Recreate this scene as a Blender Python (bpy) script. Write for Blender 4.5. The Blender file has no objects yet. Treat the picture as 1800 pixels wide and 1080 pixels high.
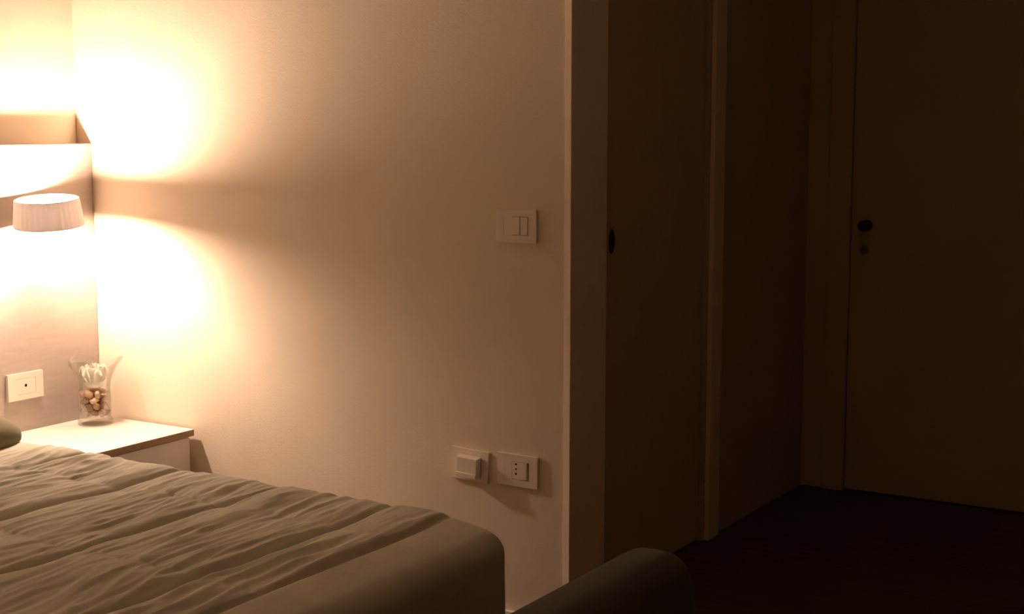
import bpy, bmesh, math, random
from mathutils import Vector, Matrix, noise

random.seed(7)
S = bpy.context.scene
COL = S.collection

# ------------------------------------------------------------------ camera
cam_data = bpy.data.cameras.new('camera')
cam = bpy.data.objects.new('camera', cam_data)
COL.objects.link(cam)
S.camera = cam
cam_data.sensor_fit = 'HORIZONTAL'
cam_data.sensor_width = 36.0
cam_data.lens = 36.0 * 2560.0 / 1800.0
cam_data.clip_start = 0.05
cam.location = (3.42, -3.09, 1.30)
YAW, PITCH = math.radians(31.9), math.radians(7.15)
cam.rotation_euler = (math.pi / 2 - PITCH, 0.0, YAW)

# ------------------------------------------------------------------ world / exposure
W = bpy.data.worlds.new('night')
S.world = W
W.use_nodes = True
W.node_tree.nodes['Background'].inputs[0].default_value = (0.02, 0.02, 0.03, 1)
W.node_tree.nodes['Background'].inputs[1].default_value = 0.0
S.view_settings.view_transform = 'Standard'
S.view_settings.look = 'None'
S.view_settings.gamma = 1.0
S.view_settings.use_curve_mapping = False
S.view_settings.exposure = 0.0
S.cycles.max_bounces = 16
S.cycles.diffuse_bounces = 10
S.cycles.transparent_max_bounces = 16
S.cycles.caustics_reflective = False
S.cycles.caustics_refractive = False

LAMP_COLOR = (1.0, 0.70, 0.50)      # warm bulb of the wall lamp (the only light in the room)
LAMP_STRENGTH = 2150.0


# ------------------------------------------------------------------ materials
def mat(name, color, rough=0.6, var=0.05, var_scale=8.0, bump=0.0, bump_scale=200.0,
        stretch=(1, 1, 1), spec=0.3, metal=0.0, sheen=0.0):
    m = bpy.data.materials.new(name)
    m.use_nodes = True
    nt = m.node_tree
    b = nt.nodes['Principled BSDF']
    b.inputs['Roughness'].default_value = rough
    b.inputs['Metallic'].default_value = metal
    b.inputs['Specular IOR Level'].default_value = spec
    if sheen:
        b.inputs['Sheen Weight'].default_value = sheen
    tc = nt.nodes.new('ShaderNodeTexCoord')
    mp = nt.nodes.new('ShaderNodeMapping')
    mp.inputs['Scale'].default_value = stretch
    nt.links.new(tc.outputs['Object'], mp.inputs['Vector'])
    n = nt.nodes.new('ShaderNodeTexNoise')
    n.inputs['Scale'].default_value = var_scale
    n.inputs['Detail'].default_value = 4
    nt.links.new(mp.outputs[0], n.inputs['Vector'])
    r = nt.nodes.new('ShaderNodeValToRGB')
    lo = [max(0, c * (1 - var)) for c in color]
    hi = [min(1, c * (1 + var)) for c in color]
    r.color_ramp.elements[0].position = 0.3
    r.color_ramp.elements[1].position = 0.7
    r.color_ramp.elements[0].color = (*lo, 1)
    r.color_ramp.elements[1].color = (*hi, 1)
    nt.links.new(n.outputs['Fac'], r.inputs['Fac'])
    nt.links.new(r.outputs['Color'], b.inputs['Base Color'])
    if bump:
        n2 = nt.nodes.new('ShaderNodeTexNoise')
        n2.inputs['Scale'].default_value = bump_scale
        n2.inputs['Detail'].default_value = 3
        nt.links.new(mp.outputs[0], n2.inputs['Vector'])
        bp = nt.nodes.new('ShaderNodeBump')
        bp.inputs['Strength'].default_value = bump
        bp.inputs['Distance'].default_value = 0.002
        nt.links.new(n2.outputs['Fac'], bp.inputs['Height'])
        nt.links.new(bp.outputs['Normal'], b.inputs['Normal'])
    return m


M_WALL = mat('wall_paint', (0.78, 0.68, 0.565), 0.85, 0.03, 6, 0.25, 150, spec=0.15)
M_CEIL = mat('ceiling_paint', (0.86, 0.80, 0.71), 0.9, 0.02, 4, spec=0.1)
M_FLOOR = mat('dark_floor_wood', (0.085, 0.045, 0.03), 0.55, 0.35, 6, 0.1, 60, (1, 14, 1), spec=0.25)
M_WHITE = mat('white_lacquer', (0.86, 0.84, 0.80), 0.45, 0.02, 5, spec=0.3)
M_TRIM = mat('trim_paint', (0.88, 0.78, 0.68), 0.5, 0.03, 9, spec=0.3)
M_DOOR = mat('door_wood', (0.56, 0.44, 0.29), 0.55, 0.025, 5, 0.08, 50, (8, 8, 0.6), spec=0.25)
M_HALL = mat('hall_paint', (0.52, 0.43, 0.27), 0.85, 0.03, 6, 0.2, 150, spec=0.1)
M_PLAST = mat('white_plastic', (0.82, 0.745, 0.665), 0.35, 0.01, 5, spec=0.4)
M_HOLE = mat('dark_hole', (0.012, 0.010, 0.009), 0.8, 0.1, 20, spec=0.05)
M_BRONZE = mat('dark_bronze', (0.05, 0.035, 0.028), 0.45, 0.1, 30, spec=0.4, metal=0.6)
M_PLATE = mat('aged_brass', (0.22, 0.17, 0.10), 0.5, 0.08, 30, spec=0.3)
M_HEAD = mat('taupe_headboard', (0.42, 0.365, 0.335), 0.7, 0.05, 14, 0.12, 90, (1, 1, 6), spec=0.2)
M_QUILT = mat('quilt_cotton', (0.56, 0.545, 0.465), 0.9, 0.06, 22, 0.35, 420, spec=0.1, sheen=0.15)
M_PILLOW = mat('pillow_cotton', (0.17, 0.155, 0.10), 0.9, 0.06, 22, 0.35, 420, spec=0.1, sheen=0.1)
M_MATT = mat('mattress_ticking', (0.62, 0.58, 0.52), 0.9, 0.04, 12, spec=0.1)
M_BASE = mat('bed_base_fabric', (0.10, 0.085, 0.06), 0.85, 0.08, 25, 0.2, 300, spec=0.1)
M_BENCH = mat('bench_fabric', (0.060, 0.056, 0.036), 0.9, 0.08, 25, 0.3, 380, spec=0.1, sheen=0.1)
M_STEEL = mat('brushed_steel', (0.50, 0.47, 0.43), 0.35, 0.05, 30, spec=0.5, metal=0.9)
M_EDGE = mat('nightstand_edge', (0.36, 0.27, 0.18), 0.6, 0.08, 20, spec=0.2)
M_CHIP = [mat('dried_petal_brown', (0.46, 0.31, 0.20), 0.8, 0.2, 40, spec=0.1),
          mat('dried_petal_tan', (0.66, 0.49, 0.36), 0.8, 0.2, 40, spec=0.1),
          mat('dried_petal_dark', (0.34, 0.21, 0.13), 0.8, 0.2, 40, spec=0.1)]
M_PETAL = mat('white_petal', (0.85, 0.82, 0.76), 0.8, 0.03, 20, spec=0.1)


def mix_mat(name, kind):
    m = bpy.data.materials.new(name)
    m.use_nodes = True
    nt = m.node_tree
    out = nt.nodes['Material Output']
    b = nt.nodes['Principled BSDF']
    mx = nt.nodes.new('ShaderNodeMixShader')
    if kind == 'shade':           # cream pleated cloth that lets some of the bulb's light through
        b.inputs['Base Color'].default_value = (0.78, 0.70, 0.60, 1)
        b.inputs['Roughness'].default_value = 0.9
        b.inputs['Specular IOR Level'].default_value = 0.05
        n = nt.nodes.new('ShaderNodeTexNoise')
        n.inputs['Scale'].default_value = 22
        n.inputs['Detail'].default_value = 4
        tr = nt.nodes.new('ShaderNodeBsdfTranslucent')
        r = nt.nodes.new('ShaderNodeValToRGB')
        r.color_ramp.elements[0].position = 0.35
        r.color_ramp.elements[1].position = 0.65
        r.color_ramp.elements[0].color = (0.125, 0.118, 0.120, 1)
        r.color_ramp.elements[1].color = (0.160, 0.150, 0.152, 1)
        nt.links.new(n.outputs['Fac'], r.inputs['Fac'])
        nt.links.new(r.outputs['Color'], tr.inputs['Color'])
        mx.inputs[0].default_value = 0.42
        nt.links.new(b.outputs[0], mx.inputs[1])
        nt.links.new(tr.outputs[0], mx.inputs[2])
    elif kind == 'glass':         # thin clear glass
        t = nt.nodes.new('ShaderNodeBsdfTransparent')
        t.inputs[0].default_value = (0.962, 0.972, 0.966, 1)
        lw = nt.nodes.new('ShaderNodeLayerWeight')
        lw.inputs['Blend'].default_value = 0.25
        g = nt.nodes.new('ShaderNodeBsdfGlossy')
        g.inputs['Roughness'].default_value = 0.03
        mul = nt.nodes.new('ShaderNodeMath')
        mul.operation = 'MULTIPLY'
        mul.inputs[1].default_value = 0.36
        nt.links.new(lw.outputs['Fresnel'], mul.inputs[0])
        nt.links.new(mul.outputs[0], mx.inputs[0])
        nt.links.new(t.outputs[0], mx.inputs[1])
        nt.links.new(g.outputs[0], mx.inputs[2])
    nt.links.new(mx.outputs[0], out.inputs['Surface'])
    return m


M_SHADE = mix_mat('lampshade_cloth', 'shade')
M_GLASS = mix_mat('clear_glass', 'glass')
M_BULB = bpy.data.materials.new('bulb_glow')
M_BULB.use_nodes = True
_nt = M_BULB.node_tree
_em = _nt.nodes.new('ShaderNodeEmission')
_em.inputs[0].default_value = (*LAMP_COLOR, 1)
_em.inputs[1].default_value = LAMP_STRENGTH
_nt.links.new(_em.outputs[0], _nt.nodes['Material Output'].inputs['Surface'])


# ------------------------------------------------------------------ mesh helpers
def empty(name, loc, label=None, cat=None, group=None, kind=None):
    o = bpy.data.objects.new(name, None)
    o.empty_display_size = 0.1
    COL.objects.link(o)
    o.location = loc
    tag(o, label, cat, group, kind)
    return o


def tag(o, label=None, cat=None, group=None, kind=None):
    if label: o['label'] = label
    if cat: o['category'] = cat
    if group: o['group'] = group
    if kind: o['kind'] = kind
    return o


def world_loc(o):
    v = Vector((0, 0, 0))
    while o is not None:
        v += o.location
        o = o.parent
    return v


def obj(name, bm, m, parent=None, smooth=False, origin=None):
    """bm is in world coordinates; the origin goes to `origin` or to the parent's base."""
    bmesh.ops.recalc_face_normals(bm, faces=bm.faces[:])
    me = bpy.data.meshes.new(name)
    off = Vector(origin) if origin is not None else (world_loc(parent) if parent else None)
    if off is None:
        xs = [v.co for v in bm.verts]
        off = Vector((sum(c.x for c in xs) / len(xs), sum(c.y for c in xs) / len(xs), min(c.z for c in xs)))
    bmesh.ops.translate(bm, verts=bm.verts[:], vec=-off)
    if smooth:
        for f in bm.faces: f.smooth = True
    bm.to_mesh(me)
    bm.free()
    if isinstance(m, (list, tuple)):
        for k in m: me.materials.append(k)
    else:
        me.materials.append(m)
    o = bpy.data.objects.new(name, me)
    COL.objects.link(o)
    if parent:
        o.parent = parent
        o.location = off - world_loc(parent)
    else:
        o.location = off
    return o


def box_bm(x0, x1, y0, y1, z0, z1, bev=0.0, seg=2, bm=None):
    b = bmesh.new()
    r = bmesh.ops.create_cube(b, size=1.0)
    for v in r['verts']:
        v.co = Vector(((x0 + x1) / 2 + v.co.x * (x1 - x0), (y0 + y1) / 2 + v.co.y * (y1 - y0),
                       (z0 + z1) / 2 + v.co.z * (z1 - z0)))
    if bev:
        bmesh.ops.bevel(b, geom=b.edges[:], offset=bev, segments=seg, affect='EDGES', profile=0.5)
    if bm is None:
        return b
    me = bpy.data.meshes.new('tmp')
    b.to_mesh(me); b.free()
    bm.from_mesh(me)
    bpy.data.meshes.remove(me)
    return bm


def boxes(lst, bev=0.0):
    bm = bmesh.new()
    for a in lst: box_bm(*a, bev=bev, bm=bm)
    return bm


def lathe(profile, seg=40, loc=(0, 0, 0), axis='Z', wobble=None, closed=False):
    bm = bmesh.new()
    rings = []
    for k, (r, h) in enumerate(profile):
        ring = []
        for i in range(seg):
            a = 2 * math.pi * i / seg
            rr, hh = r, h
            if wobble: rr, hh = wobble(k, a, r, h)
            if axis == 'Z': co = (rr * math.cos(a), rr * math.sin(a), hh)
            elif axis == 'Y': co = (rr * math.cos(a), -hh, rr * math.sin(a))
            else: co = (hh, rr * math.cos(a), rr * math.sin(a))
            ring.append(bm.verts.new(Vector(co) + Vector(loc)))
        rings.append(ring)
    n = len(rings)
    for k in range(n if closed else n - 1):
        A, B = rings[k], rings[(k + 1) % n]
        for i in range(seg):
            j = (i + 1) % seg
            bm.faces.new((A[i], A[j], B[j], B[i]))
    if not closed:
        if profile[0][0] > 0: bm.faces.new(list(reversed(rings[0])))
        if profile[-1][0] > 0: bm.faces.new(rings[-1])
    bmesh.ops.remove_doubles(bm, verts=bm.verts[:], dist=1e-5)
    return bm


def tube(pts, r, seg=10):
    bm = bmesh.new()
    rings = []
    P = [Vector(p) for p in pts]
    for k, p in enumerate(P):
        t = (P[min(k + 1, len(P) - 1)] - P[max(k - 1, 0)]).normalized()
        a = t.orthogonal().normalized() if k == 0 else (pa - t * pa.dot(t)).normalized()
        pa = a
        b = t.cross(a)
        rings.append([bm.verts.new(p + r * (math.cos(q) * a + math.sin(q) * b))
                      for q in [2 * math.pi * i / seg for i in range(seg)]])
    for A, B in zip(rings, rings[1:]):
        for i in range(seg):
            bm.faces.new((A[i], A[(i + 1) % seg], B[(i + 1) % seg], B[i]))
    bm.faces.new(list(reversed(rings[0])))
    bm.faces.new(rings[-1])
    return bm


def rounded_box(lo, hi, r, nx, ny, nz, disp=None, power=2.0):
    """box surface grid whose points are pulled onto a rounded box, then displaced along the normal"""
    lo, hi = Vector(lo), Vector(hi)
    bm = bmesh.new()
    cache = {}
    n = (nx, ny, nz)

    def vert(i, j, k):
        key = (i, j, k)
        if key in cache: return cache[key]
        p = Vector((lo.x + (hi.x - lo.x) * i / nx, lo.y + (hi.y - lo.y) * j / ny, lo.z + (hi.z - lo.z) * k / nz))
        q = Vector((min(max(p.x, lo.x + r), hi.x - r), min(max(p.y, lo.y + r), hi.y - r), min(max(p.z, lo.z + r), hi.z - r)))
        d = p - q
        nn = d.normalized()
        p2 = q + nn * r
        if disp: p2 = p2 + nn * disp(p2, nn)
        v = bm.verts.new(p2)
        cache[key] = v
        return v

    def face(fn, a, b):
        for i in range(a):
            for j in range(b):
                bm.faces.new((fn(i, j), fn(i + 1, j), fn(i + 1, j + 1), fn(i, j + 1)))
    face(lambda i, j: vert(i, j, 0), nx, ny)
    face(lambda i, j: vert(i, j, nz), nx, ny)
    face(lambda i, j: vert(i, 0, j), nx, nz)
    face(lambda i, j: vert(i, ny, j), nx, nz)
    face(lambda i, j: vert(0, i, j), ny, nz)
    face(lambda i, j: vert(nx, i, j), ny, nz)
    return bm


def struct(name, bm, m, label=None):
    o = obj(name, bm, m)
    o['kind'] = 'structure'
    if label: o['label'] = label
    return o


# ------------------------------------------------------------------ the room
CEIL_H = 2.7
X0 = -0.065          # face of the head wall
XE = 1.669           # free end of the back wall
XR = 1.575           # face of the passage wall that runs away behind the back wall
YF = 1.86            # far end of the passage
XH = 2.98            # other side of the passage
XB = 4.1             # wall behind the camera
YN = -3.7            # wall on the near side of the bed

struct('floor', box_bm(X0 - 0.2, XB + 0.2, YN - 0.2, YF + 0.2, -0.12, 0.0), M_FLOOR)
struct('ceiling', box_bm(X0 - 0.2, XB + 0.2, YN - 0.2, YF + 0.2, CEIL_H, CEIL_H + 0.12), M_CEIL)
struct('wall_left', box_bm(X0 - 0.2, X0, YN - 0.2, 0.175, 0, CEIL_H), M_WALL)
struct('wall_back', box_bm(X0, XE - 0.021, 0.0, 0.175, 0, CEIL_H), M_WALL)
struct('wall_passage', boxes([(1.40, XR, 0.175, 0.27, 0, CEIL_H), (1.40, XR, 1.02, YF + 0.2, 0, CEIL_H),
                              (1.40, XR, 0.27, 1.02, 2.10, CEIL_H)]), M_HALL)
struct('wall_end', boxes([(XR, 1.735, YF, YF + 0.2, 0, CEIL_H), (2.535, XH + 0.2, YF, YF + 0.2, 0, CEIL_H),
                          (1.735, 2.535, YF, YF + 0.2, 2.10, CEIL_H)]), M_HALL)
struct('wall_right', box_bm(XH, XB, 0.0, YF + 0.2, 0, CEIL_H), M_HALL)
struct('wall_front', box_bm(XB, XB + 0.2, YN - 0.2, 0.175, 0, CEIL_H), M_HALL)
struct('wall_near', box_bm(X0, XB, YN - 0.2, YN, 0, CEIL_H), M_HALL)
# pale trim closing the free end of the back wall
b = box_bm(XE - 0.021, XE, -0.0055, 0.180, 0, CEIL_H)
for v in b.verts:                    # the face slopes a little towards the room's corner
    if v.co.y < 0 and v.co.x < XE - 0.01: v.co.y = -0.0030
bmesh.ops.bevel(b, geom=b.edges[:], offset=0.0012, segments=2, affect='EDGES')
struct('trim_1', b, M_TRIM)
b = box_bm(0.42, XE - 0.0215, -0.011, -0.0005, 0, 0.053, bev=0.003)
struct('baseboard_back', b, M_TRIM)

# door in the passage wall: casing, leaf, flush pull
d1 = empty('door_1', (XR, 0.645, 0.0), kind='structure')
d1['label'] = 'plain closed door behind the end of the lit wall, dark flush pull'
obj('door_casing', boxes([(XR + 0.0005, XR + 0.016, 1.015, 1.095, 0, 2.17), (XR + 0.0005, XR + 0.016, 0.195, 0.275, 0, 2.17),
                          (XR + 0.0005, XR + 0.016, 0.275, 1.015, 2.095, 2.17)], bev=0.003), M_TRIM, d1)
obj('door_jamb', boxes([(1.42, XR, 0.271, 0.281, 0, 2.095), (1.42, XR, 1.005, 1.019, 0, 2.095),
                        (1.42, XR, 0.281, 1.005, 2.088, 2.098)]), M_DOOR, d1)
leaf = obj('door_leaf', box_bm(XR - 0.052, XR - 0.010, 0.284, 0.998, 0.006, 2.084, bev=0.003), M_DOOR, d1)
# oval recessed pull
def oval(k, a, r, h):
    return r, h
bm = lathe([(0.0, 0.000), (0.0105, 0.000), (0.012, 0.003), (0.0155, 0.004), (0.018, 0.002), (0.018, -0.004), (0.0, -0.004)],
           28, axis='X')
for v in bm.verts: v.co = Vector((v.co.x + XR - 0.0095, v.co.y * 0.85 + 0.400, v.co.z * 1.85 + 0.985))
obj('door_pull', bm, M_BRONZE, leaf, smooth=True)

# door at the far end of the passage: casing, leaf, knob, keyhole
d2 = empty('door_2', (2.135, YF, 0.0), kind='structure')
d2['label'] = 'closed door at the far end of the dark passage, round knob over keyhole'
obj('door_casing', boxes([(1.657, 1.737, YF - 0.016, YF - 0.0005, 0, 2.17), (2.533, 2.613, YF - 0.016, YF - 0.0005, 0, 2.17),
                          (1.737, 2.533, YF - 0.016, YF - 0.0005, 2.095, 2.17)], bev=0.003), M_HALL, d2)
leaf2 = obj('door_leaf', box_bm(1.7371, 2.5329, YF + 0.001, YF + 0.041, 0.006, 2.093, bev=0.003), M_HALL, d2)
obj('door_knob', lathe([(0.0, 0.0), (0.019, 0.0), (0.019, 0.004), (0.008, 0.007), (0.007, 0.026), (0.013, 0.031), (0.019, 0.040),
                        (0.019, 0.047), (0.014, 0.053), (0.0, 0.055)], 28, (1.794, YF + 0.001, 0.952), 'Y'), M_BRONZE, leaf2, smooth=True)
kh = obj('keyhole_plate', lathe([(0.0, 0.0), (0.017, 0.0), (0.017, 0.003), (0.014, 0.005), (0.0, 0.005)], 28, (1.786, YF + 0.001, 0.866), 'Y'),
         M_PLATE, leaf2, smooth=False)

# ------------------------------------------------------------------ headboard panel
hb = empty('headboard_panel', (-0.0325, -1.3, 0.0), 'tall taupe headboard panel standing against the left wall behind lamp and nightstand', 'headboard')
obj('panel', box_bm(X0 + 0.0005, 0.0, -2.75, -0.0015, 0.0, 1.243, bev=0.002), M_HEAD, hb)

# ------------------------------------------------------------------ nightstand
NZ = 0.41
NX0, NX1 = 0.001, 0.402
NY0, NY1 = -0.53, -0.013
ns = empty('nightstand', ((NX0 + NX1) / 2, (NY0 + NY1) / 2, 0.0), 'low white nightstand in the corner between bed and lit wall', 'nightstand')
obj('top', box_bm(NX0, NX1, NY0, NY1, NZ - 0.020, NZ, bev=0.0015), M_WHITE, ns)
obj('top_edge', box_bm(NX1, NX1 + 0.0012, NY0 + 0.001, NY1 - 0.001, NZ - 0.0195, NZ - 0.001), M_EDGE, ns)['label'] = 'darker edge band along the front of the top'
obj('carcass', boxes([(NX0 + 0.002, NX1 - 0.026, NY0 + 0.012, NY0 + 0.028, 0.03, NZ - 0.0205), (NX0 + 0.002, NX1 - 0.026, NY1 - 0.028, NY1 - 0.012, 0.03, NZ - 0.0205),
                      (NX0 + 0.002, NX1 - 0.026, NY0 + 0.028, NY1 - 0.028, 0.03, 0.048), (NX0 + 0.002, NX0 + 0.008, NY0 + 0.028, NY1 - 0.028, 0.048, NZ - 0.0205)],
                     bev=0.001), M_WHITE, ns)
for z0, z1 in ((0.034, 0.205), (0.211, NZ - 0.024)):
    dr = obj('drawer', box_bm(NX1 - 0.025, NX1 - 0.007, NY0 + 0.012, NY1 - 0.012, z0, z1, bev=0.0015), M_WHITE, ns)
    obj('drawer_pull', box_bm(NX1 - 0.007, NX1 - 0.0005, -0.44, -0.37, z1 - 0.018, z1 - 0.012, bev=0.001), M_STEEL, dr)
for px, py in ((0.03, NY0 + 0.03), (0.03, NY1 - 0.03), (0.35, NY0 + 0.03), (0.35, NY1 - 0.03)):
    obj('foot', lathe([(0.013, 0.0), (0.016, 0.030)], 12, (px, py, 0.0)), M_STEEL, ns)

# ------------------------------------------------------------------ bed
BX0, BX1 = 0.012, 1.845
BY0, BY1 = -2.30, -0.69
bed = empty('bed', (0.95, -1.5, 0.0), 'double bed on low legs under the grey-green quilt', 'bed')
obj('bed_base', box_bm(BX0, BX1, BY0, BY1, 0.12, 0.245, bev=0.008), M_BASE, bed)
obj('mattress', rounded_box((BX0, BY0, 0.246), (BX1, BY1, 0.440), 0.035, 20, 20, 8), M_MATT, bed, smooth=True)
for px in (0.10, 1.76):
    for py in (-2.2, -0.79):
        obj('leg', lathe([(0.022, 0.0), (0.028, 0.12)], 16, (px, py, 0.0)), M_BASE, bed, smooth=True)

# quilt: shell over the mattress, quilted squares, fine wrinkles across the bed
XS = [0.07, 0.385, 0.70, 1.005, 1.31, 1.62, 1.765]
YS = [-0.87, -1.255, -1.64, -2.025]


def nz3(x, y, z):
    return noise.noise(Vector((x, y, z)))


def seam(x, seams, w):
    d = min(abs(x - s) for s in seams)
    return math.exp(-(d / w) ** 1.3)


def quilt_disp(p, n):
    x, y = p.x, p.y
    xs = x + 0.010 * nz3(x * 1.5, y * 2.2, 3.1)
    ys = y + 0.012 * nz3(x * 2.5, y * 1.5, 9.1)
    h = 0.0
    sx = seam(xs, XS, 0.0065)
    sxw = seam(xs, XS, 0.034)
    sy = seam(ys, YS, 0.008) * (1.0 if x < 1.755 else 0.0)
    syw = seam(ys, YS, 0.05) * (1.0 if x < 1.755 else 0.0)
    edge = min(1.0, max(0.0, (-0.655 - y) / 0.12))        # the padding flattens towards the side
    h += 0.016 * (1 - (0.85 * sx + 0.40 * sxw) * (0.45 + 0.55 * edge)) * (1 - 0.22 * sy - 0.2 * syw)
    if x < 1.76:
        k = (1 - sx * 0.8) * (0.18 + 0.82 * edge)
        wob = 0.09 * nz3(x * 1.6, y * 2.4, 1.7)
        a = 0.0085 * nz3((x + wob) * 13.0, y * 2.2, 5.0)
        # sharp little folds: ridged noise, long across the bed, in patches
        m = min(1.0, max(0.0, 0.5 + 1.1 * nz3(x * 3.4, y * 2.6, 21.0)))
        f1 = 0.5 - abs(nz3((x + wob) * 20.0, y * 3.0, 2.0)) * 1.5
        f2 = 0.5 - abs(nz3((x + wob * 0.8 + 0.03 * y) * 41.0, y * 5.5, 7.0)) * 1.5
        a += (0.0098 * f1 + 0.0060 * f2) * (0.40 + 1.0 * m)
        a += 0.0022 * nz3((x + wob * 0.6) * 90.0, y * 13.0, 8.0)
        a += 0.007 * nz3(x * 6, y * 5, 12.0)
        h += a * k
    else:
        h += 0.0022 * nz3(x * 12, y * 4, 4.0) + 0.0015 * nz3(p.z * 10, y * 5, 6.0)
        t = min(1.0, (x - 1.76) / 0.09) * min(1.0, max(0.0, n.z))
        h -= 0.020 * t
    h += 0.006 * nz3(x * 5, y * 5, p.z * 2) * (1 - min(1.0, max(0.0, n.z)))
    if x < 0.53 and y < -0.60:
        h = min(h, 0.0155)          # pressed flat under the pillow
    return max(h, -0.020)


q = rounded_box((0.02, -2.35, 0.13), (1.886, -0.650, 0.490), 0.046, 430, 210, 26, quilt_disp)
# open underneath: drop the bottom face and hollow the shell
dele = [f for f in q.faces if all(v.co.z < 0.180 for v in f.verts) or all(v.co.x < 0.058 for v in f.verts)]
bmesh.ops.delete(q, geom=dele, context='FACES')
quilt = obj('quilt', q, M_QUILT, None, smooth=True)
tag(quilt, 'wrinkled grey-green quilt with stitched squares spread over the bed', 'quilt')

# pillow at the head of the bed
def pillow_bm(c, half, nu=40, nv=64):
    """plump cushion: superellipsoid with soft creases, flat underneath"""
    bm = bmesh.new()
    sg = lambda v, e: math.copysign(abs(v) ** e, v)
    rings = []
    for i in range(nu + 1):
        th = -math.pi / 2 + math.pi * i / nu
        ring = []
        for j in range(nv):
            ph = 2 * math.pi * j / nv
            x = half[0] * sg(math.cos(th), 0.85) * sg(math.cos(ph), 0.42)
            y = half[1] * sg(math.cos(th), 0.85) * sg(math.sin(ph), 0.42)
            z = half[2] * sg(math.sin(th), 0.85)
            n0 = 1 + 0.035 * nz3(x * 7, y * 7, z * 7 + 4)
            z = max(z * n0, -half[2] * 0.12)
            ring.append(bm.verts.new((c[0] + x * n0, c[1] + y * n0, c[2] + z)))
        rings.append(ring)
    for A, B in zip(rings, rings[1:]):
        for j in range(nv):
            bm.faces.new((A[j], A[(j + 1) % nv], B[(j + 1) % nv], B[j]))
    bmesh.ops.remove_doubles(bm, verts=bm.verts[:], dist=1e-5)
    return bm


PH = 0.080
pc = (0.255, -1.012, 0.5065 + 0.12 * PH)
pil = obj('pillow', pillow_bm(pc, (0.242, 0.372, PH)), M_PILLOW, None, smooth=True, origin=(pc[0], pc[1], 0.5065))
tag(pil, 'plump grey-green pillow at the head of the bed, cut by the left edge', 'pillow')

# ------------------------------------------------------------------ bench at the foot of the bed
bn = empty('padded_bench', (2.17, -1.2, 0.0), 'narrow dark padded bench with rounded edges behind the bed foot, in shadow', 'bench')


def bench_bm():
    # rounded profile (x across, z up) extruded along y with a domed far end
    bm = bmesh.new()
    x0, x1, z0, z1 = 2.075, 2.265, 0.10, 0.452
    prof = []
    prof += [(x0, z0), (x0, 0.22), (x0 + 0.002, 0.32)]
    for k in range(9):
        a = math.pi - (math.pi / 2) * k / 8
        prof.append((x0 + 0.062 + 0.058 * math.cos(a), z1 - 0.058 + 0.058 * math.sin(a)))
    for k in range(9):
        a = math.pi / 2 - (math.pi / 2) * k / 8
        prof.append((x1 - 0.092 + 0.062 * math.cos(a), z1 - 0.062 + 0.062 * math.sin(a)))
    prof += [(x1 - 0.014, 0.30), (x1 - 0.003, 0.20), (x1, z0)]
    ys = [-1.95 + 1.40 * i / 30 for i in range(31)]
    ends = [(-0.530, 0.996), (-0.512, 0.982), (-0.499, 0.955), (-0.491, 0.915), (-0.488, 0.87)]
    cx, cz = (x0 + x1) / 2, 0.26
    sec = [(y, 1.0) for y in ys] + ends
    rings = []
    for y, s in sec:
        rings.append([bm.verts.new((cx + (px - cx) * s, y, (cz + (pz - cz) * s if pz > cz else pz))) for px, pz in prof])
    for A, B in zip(rings, rings[1:]):
        for i in range(len(prof) - 1):
            bm.faces.new((A[i], A[i + 1], B[i + 1], B[i]))
        bm.faces.new((A[-1], A[0], B[0], B[-1]))
    bm.faces.new(rings[0]); bm.faces.new(rings[-1])
    return bm


obj('upholstery', bench_bm(), M_BENCH, bn, smooth=True)
for px in (2.105, 2.235):
    for py in (-1.88, -0.57):
        obj('leg', lathe([(0.014, 0.0), (0.018, 0.10)], 12, (px, py, 0.0)), M_BRONZE, bn)

# ------------------------------------------------------------------ wall lamp
LX, LY, LZ = 0.112, -0.272, 1.052
lamp = empty('wall_lamp', (0.0, LY, LZ), 'lit wall lamp with round cloth shade fixed to the headboard over the nightstand', 'wall lamp')
obj('backplate', lathe([(0.0, 0.0005), (0.026, 0.0005), (0.026, 0.009), (0.021, 0.013), (0.0, 0.017)], 28, (0.0, LY, LZ - 0.005), 'X'), M_STEEL, lamp)
obj('arm', tube([(0.012, LY, LZ - 0.005), (0.04, LY, LZ - 0.014), (0.075, LY, LZ - 0.032), (LX - 0.012, LY + 0.006, LZ - 0.040)], 0.006, 10), M_STEEL, lamp, smooth=True)
TILT = Matrix.Translation((LX, LY, LZ)) @ Matrix.Rotation(math.radians(6.0), 4, 'X') @ Matrix.Rotation(math.radians(3.0), 4, 'Y') @ Matrix.Translation((-LX, -LY, -LZ))


def tilted(bm):
    bmesh.ops.transform(bm, matrix=TILT, verts=bm.verts[:])
    return bm


RT, RB, HH = 0.089, 0.098, 0.0385
th = 0.0025
npl = 36


def pleat(k, a, r, h):
    return r + (0.0005 * math.cos(npl * a) if r > 0.05 else 0), h


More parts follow.
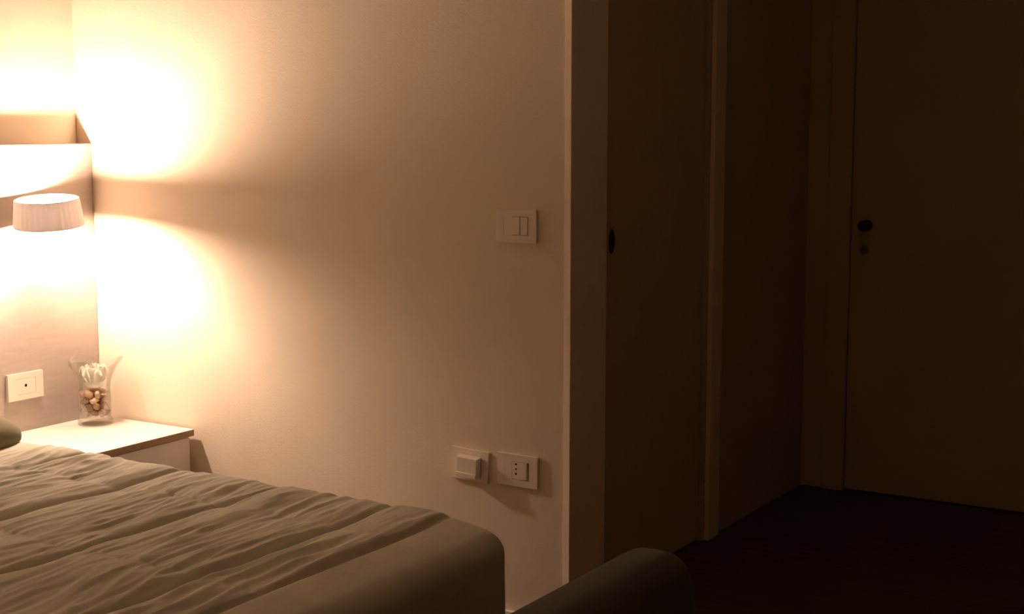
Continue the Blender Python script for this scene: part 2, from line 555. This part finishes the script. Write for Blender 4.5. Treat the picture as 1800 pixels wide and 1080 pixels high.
sp = [(RB, LZ - HH), ((RB + RT) / 2, LZ), (RT, LZ + HH), (RT - th, LZ + HH), ((RB + RT) / 2 - th, LZ), (RB - th, LZ - HH)]
shade = obj('lamp_shade', tilted(lathe(sp, 144, (LX, LY, 0.0), wobble=pleat, closed=True)), M_SHADE, lamp, smooth=False)
for zz, rr in ((LZ - HH, RB - 0.004), (LZ + HH, RT - 0.004)):
    ring = [(LX + rr * math.cos(2 * math.pi * i / 48), LY + rr * math.sin(2 * math.pi * i / 48), zz) for i in range(49)]
    obj('wire_ring', tilted(tube(ring, 0.0013, 6)), M_STEEL, shade, smooth=True)
bm = bmesh.new()
for k in range(3):
    a = 2 * math.pi * k / 3 + 0.5
    tb = tube([(LX + 0.016 * math.cos(a), LY + 0.016 * math.sin(a), LZ - 0.030), (LX + (RB - 0.005) * math.cos(a), LY + (RB - 0.005) * math.sin(a), LZ - HH)], 0.0012, 6)
    me = bpy.data.meshes.new('t'); tb.to_mesh(me); tb.free(); bm.from_mesh(me); bpy.data.meshes.remove(me)
obj('shade_spider', tilted(bm), M_STEEL, shade)
obj('bulb_socket', tilted(lathe([(0.0, LZ - 0.046), (0.012, LZ - 0.046), (0.013, LZ - 0.040), (0.013, LZ - 0.036), (0.0, LZ - 0.036)], 20, (LX, LY, 0))), M_STEEL, lamp, smooth=False)
obj('bulb', tilted(lathe([(0.0, LZ - 0.0345), (0.013, LZ - 0.0345), (0.018, LZ - 0.029), (0.020, LZ - 0.020), (0.020, LZ + 0.016), (0.017, LZ + 0.027),
                          (0.010, LZ + 0.034), (0.0, LZ + 0.036)], 20, (LX, LY, 0))), M_BULB, lamp, smooth=True)

# ------------------------------------------------------------------ switch plates and sockets
def face_plate(name, label, group, to_world, w, h, depth=0.007):
    """plate built flat (u right, v up, d out of the wall); to_world maps (u, v, d) to the room"""
    base = Vector(to_world(0, 0, 0))
    root = empty(name, base, label, 'switch' if 'switch' in name else 'socket', group)

    def part(pname, lst, m, parent, bev=0.001):
        bm = bmesh.new()
        for (u0, u1, v0, v1, d0, d1) in lst:
            box_bm(u0, u1, v0, v1, d0, d1, bev=bev, bm=bm)
        for v in bm.verts: v.co = Vector(to_world(*v.co))
        return obj(pname, bm, m, parent)

    def disc(pname, u, v, r, d, m, parent):
        bm = lathe([(0.0, d - 0.0035), (r, d - 0.0035), (r, d), (0.0, d)], 16)
        for vv in bm.verts: vv.co = Vector(to_world(vv.co.x + u, vv.co.y + v, vv.co.z))
        return obj(pname, bm, m, parent)
    iw, ih = 0.036, 0.0235           # half size of the opening
    fr = [(-w / 2, -iw, -h / 2, h / 2, 0.0, depth), (iw, w / 2, -h / 2, h / 2, 0.0, depth),
          (-iw, iw, ih, h / 2, 0.0, depth), (-iw, iw, -h / 2, -ih, 0.0, depth)]
    part('frame', fr, M_PLAST, root, bev=0.0)
    return root, part, disc


def on_back(cx, cz, roll=0.0):
    c, s = math.cos(roll), math.sin(roll)
    return lambda u, v, d: (cx + u * c - v * s, -0.0004 - d, cz + u * s + v * c)


def on_head(cy, cz):
    return lambda u, v, d: (0.0004 + d, cy + u, cz + v)


# upper light switch beside the wall end
root, part, disc = face_plate('light_switch', 'white wall switch with two rockers at shoulder height near the pale wall trim', None, on_back(1.513, 1.049), 0.117, 0.082)
part('blank_module', [(-0.0359, -0.0115, -0.0234, 0.0234, 0.001, 0.0069)], M_PLAST, root, 0.0)
part('rocker', [(-0.0113, 0.0113, -0.0225, 0.0225, 0.001, 0.0088)], M_PLAST, root, 0.0012)
part('rocker', [(0.0127, 0.0343, -0.0225, 0.0225, 0.001, 0.0080)], M_PLAST, root, 0.0012)

# low plate with a square block plugged in
root, part, disc = face_plate('plugged_socket', 'white low wall socket with a square block plugged in', None, on_back(1.371, 0.4225, math.radians(-3)), 0.114, 0.082)
part('module', [(-0.0355, 0.0355, -0.023, 0.023, 0.001, 0.0066)], M_PLAST, root, 0.0006)
bm = box_bm(-0.030, 0.036, -0.030, 0.026, 0.0068, 0.027, bev=0.002)
for v in bm.verts:                  # front leans forward toward its bottom lip
    if v.co.z > 0.016:
        v.co.y = v.co.y * 0.9 - 0.001
        v.co.x = v.co.x * 0.95
tw = on_back(1.371, 0.4225, math.radians(-3))
for v in bm.verts: v.co = Vector(tw(*v.co))
plug = obj('plug_block', bm, M_PLAST, root)
bm = box_bm(-0.0285, 0.034, -0.029, -0.017, 0.0271, 0.0300, bev=0.0012)
for v in bm.verts: v.co = Vector(tw(*v.co))
obj('lip', bm, M_PLAST, plug)

# low three-hole socket
root, part, disc = face_plate('three_hole_socket', 'white low wall socket with three holes in a row, nearest the pale trim', None, on_back(1.5165, 0.4255), 0.119, 0.082)
part('blank_module', [(-0.0359, -0.0158, -0.0234, 0.0234, 0.001, 0.0069)], M_PLAST, root, 0.0)
mod = part('socket_module', [(-0.0155, 0.0065, -0.023, 0.023, 0.001, 0.0068)], M_PLAST, root, 0.0006)
for v in (-0.0125, 0.0, 0.0125):
    disc('hole', -0.0035, v + 0.004, 0.0028 if v else 0.0024, 0.0070, M_HOLE, mod)
part('rocker', [(0.0078, 0.0290, -0.0225, 0.0225, 0.001, 0.0082)], M_PLAST, root, 0.0012)

# socket on the headboard
root, part, disc = face_plate('aerial_socket', 'white socket plate with one dark hole on the headboard above the pillow', None, on_head(-0.290, 0.544), 0.126, 0.078, 0.010)
mod = part('module', [(-0.0355, 0.0355, -0.023, 0.023, 0.001, 0.0097)], M_PLAST, root, 0.0006)
disc('hole', 0.0, 0.002, 0.0045, 0.0100, M_HOLE, mod)

# ------------------------------------------------------------------ glass vase with dried petals and white bloom
VX, VY, VZ = 0.098, -0.112, NZ
vase = empty('glass_vase', (VX, VY, VZ), 'clear glass vase with wavy flared rim standing on the nightstand', 'vase')
vp_out = [(0.0, 0.0), (0.049, 0.0), (0.051, 0.004), (0.051, 0.014), (0.0475, 0.020), (0.0475, 0.09), (0.046, 0.105), (0.047, 0.12),
          (0.053, 0.145), (0.064, 0.170), (0.080, 0.190)]
vp_in = [(r - 0.003, h + (0.001 if i > 6 else 0)) for i, (r, h) in enumerate(vp_out) if i >= 5]
prof = vp_out + list(reversed(vp_in)) + [(0.0445, 0.022), (0.0, 0.022)]


def rim(k, a, r, h):
    t = max(0.0, (h - 0.125) / 0.065)
    return r * (1 + 0.10 * t * math.cos(3 * (a + 1.2))), h + 0.010 * t * math.cos(3 * (a + 1.2))


bm = lathe(prof, 60, (VX, VY, VZ), wobble=rim)
obj('glass_body', bm, M_GLASS, vase, smooth=True)


def chip_bm(c, r, rng):
    bm = bmesh.new()
    bmesh.ops.create_icosphere(bm, subdivisions=2, radius=1.0)
    ax = Matrix.Rotation(rng.uniform(0, 6.28), 4, Vector((rng.uniform(-1, 1), rng.uniform(-1, 1), rng.uniform(-1, 1))).normalized())
    seed = rng.uniform(0, 50)
    for v in bm.verts:
        n0 = 1 + 0.35 * noise.noise(v.co * 1.6 + Vector((seed, 0, 0)))
        p = Vector((v.co.x * 1.15, v.co.y * 0.9, v.co.z * 0.5 + 0.30 * v.co.x ** 2)) * n0 * r
        v.co = (ax @ p) + Vector(c)
    return bm


rng = random.Random(3)
for layer in range(4):
    for i in range(7):
        a = 2 * math.pi * (i + 0.5 * layer) / 7 + rng.uniform(-0.12, 0.12)
        rr = 0.0295 + rng.uniform(-0.002, 0.001)
        if i == 6: rr = 0.006
        c = (VX + rr * math.cos(a), VY + rr * math.sin(a), VZ + 0.035 + layer * 0.0195 + rng.uniform(-0.002, 0.002))
        o = obj('dried_chip', chip_bm(c, 0.0142, rng), M_CHIP[rng.choice((0, 0, 1, 2))], None, smooth=True, origin=c)
        tag(o, 'small brown dried chip lying inside the glass vase', 'potpourri', 'dried chips in the glass vase')
    
# white bloom sitting in the mouth of the vase
fl = empty('white_bloom', (VX, VY, VZ + 0.115), 'white fabric bloom filling the mouth of the glass vase', 'flower')


def petal_bm(a, tilt, ln, wd, r0, z0):
    bm = bmesh.new()
    g = []
    for i in range(9):
        u = i / 8
        row = []
        for j in range(7):
            v = (j / 6 - 0.5) * 2
            w = wd * math.sin(math.pi * min(1, 0.16 + u * 0.72)) * (1 - 0.05 * u)
            rad = r0 + ln * u * math.cos(tilt + 0.5 * u)
            z = z0 + ln * u * math.sin(tilt + 0.3 * (1 - u)) + 0.006 * v * v
            x, y = rad, v * w
            row.append(bm.verts.new((VX + x * math.cos(a) - y * math.sin(a), VY + x * math.sin(a) + y * math.cos(a), VZ + z)))
        g.append(row)
    for i in range(8):
        for j in range(6):
            bm.faces.new((g[i][j], g[i + 1][j], g[i + 1][j + 1], g[i][j + 1]))
    r = bmesh.ops.solidify(bm, geom=bm.faces[:], thickness=0.0012)
    return bm


for k in range(7):
    obj('petal', petal_bm(2 * math.pi * k / 7, 0.85, 0.075, 0.030, 0.014, 0.116), M_PETAL, fl, smooth=True)
for k in range(5):
    obj('petal', petal_bm(2 * math.pi * k / 5 + 0.4, 1.15, 0.062, 0.024, 0.006, 0.122), M_PETAL, fl, smooth=True)
obj('bloom_centre', lathe([(0.0, 0.112), (0.022, 0.113), (0.027, 0.124), (0.022, 0.142), (0.0, 0.152)], 20, (VX, VY, VZ)), M_PETAL, fl, smooth=True)
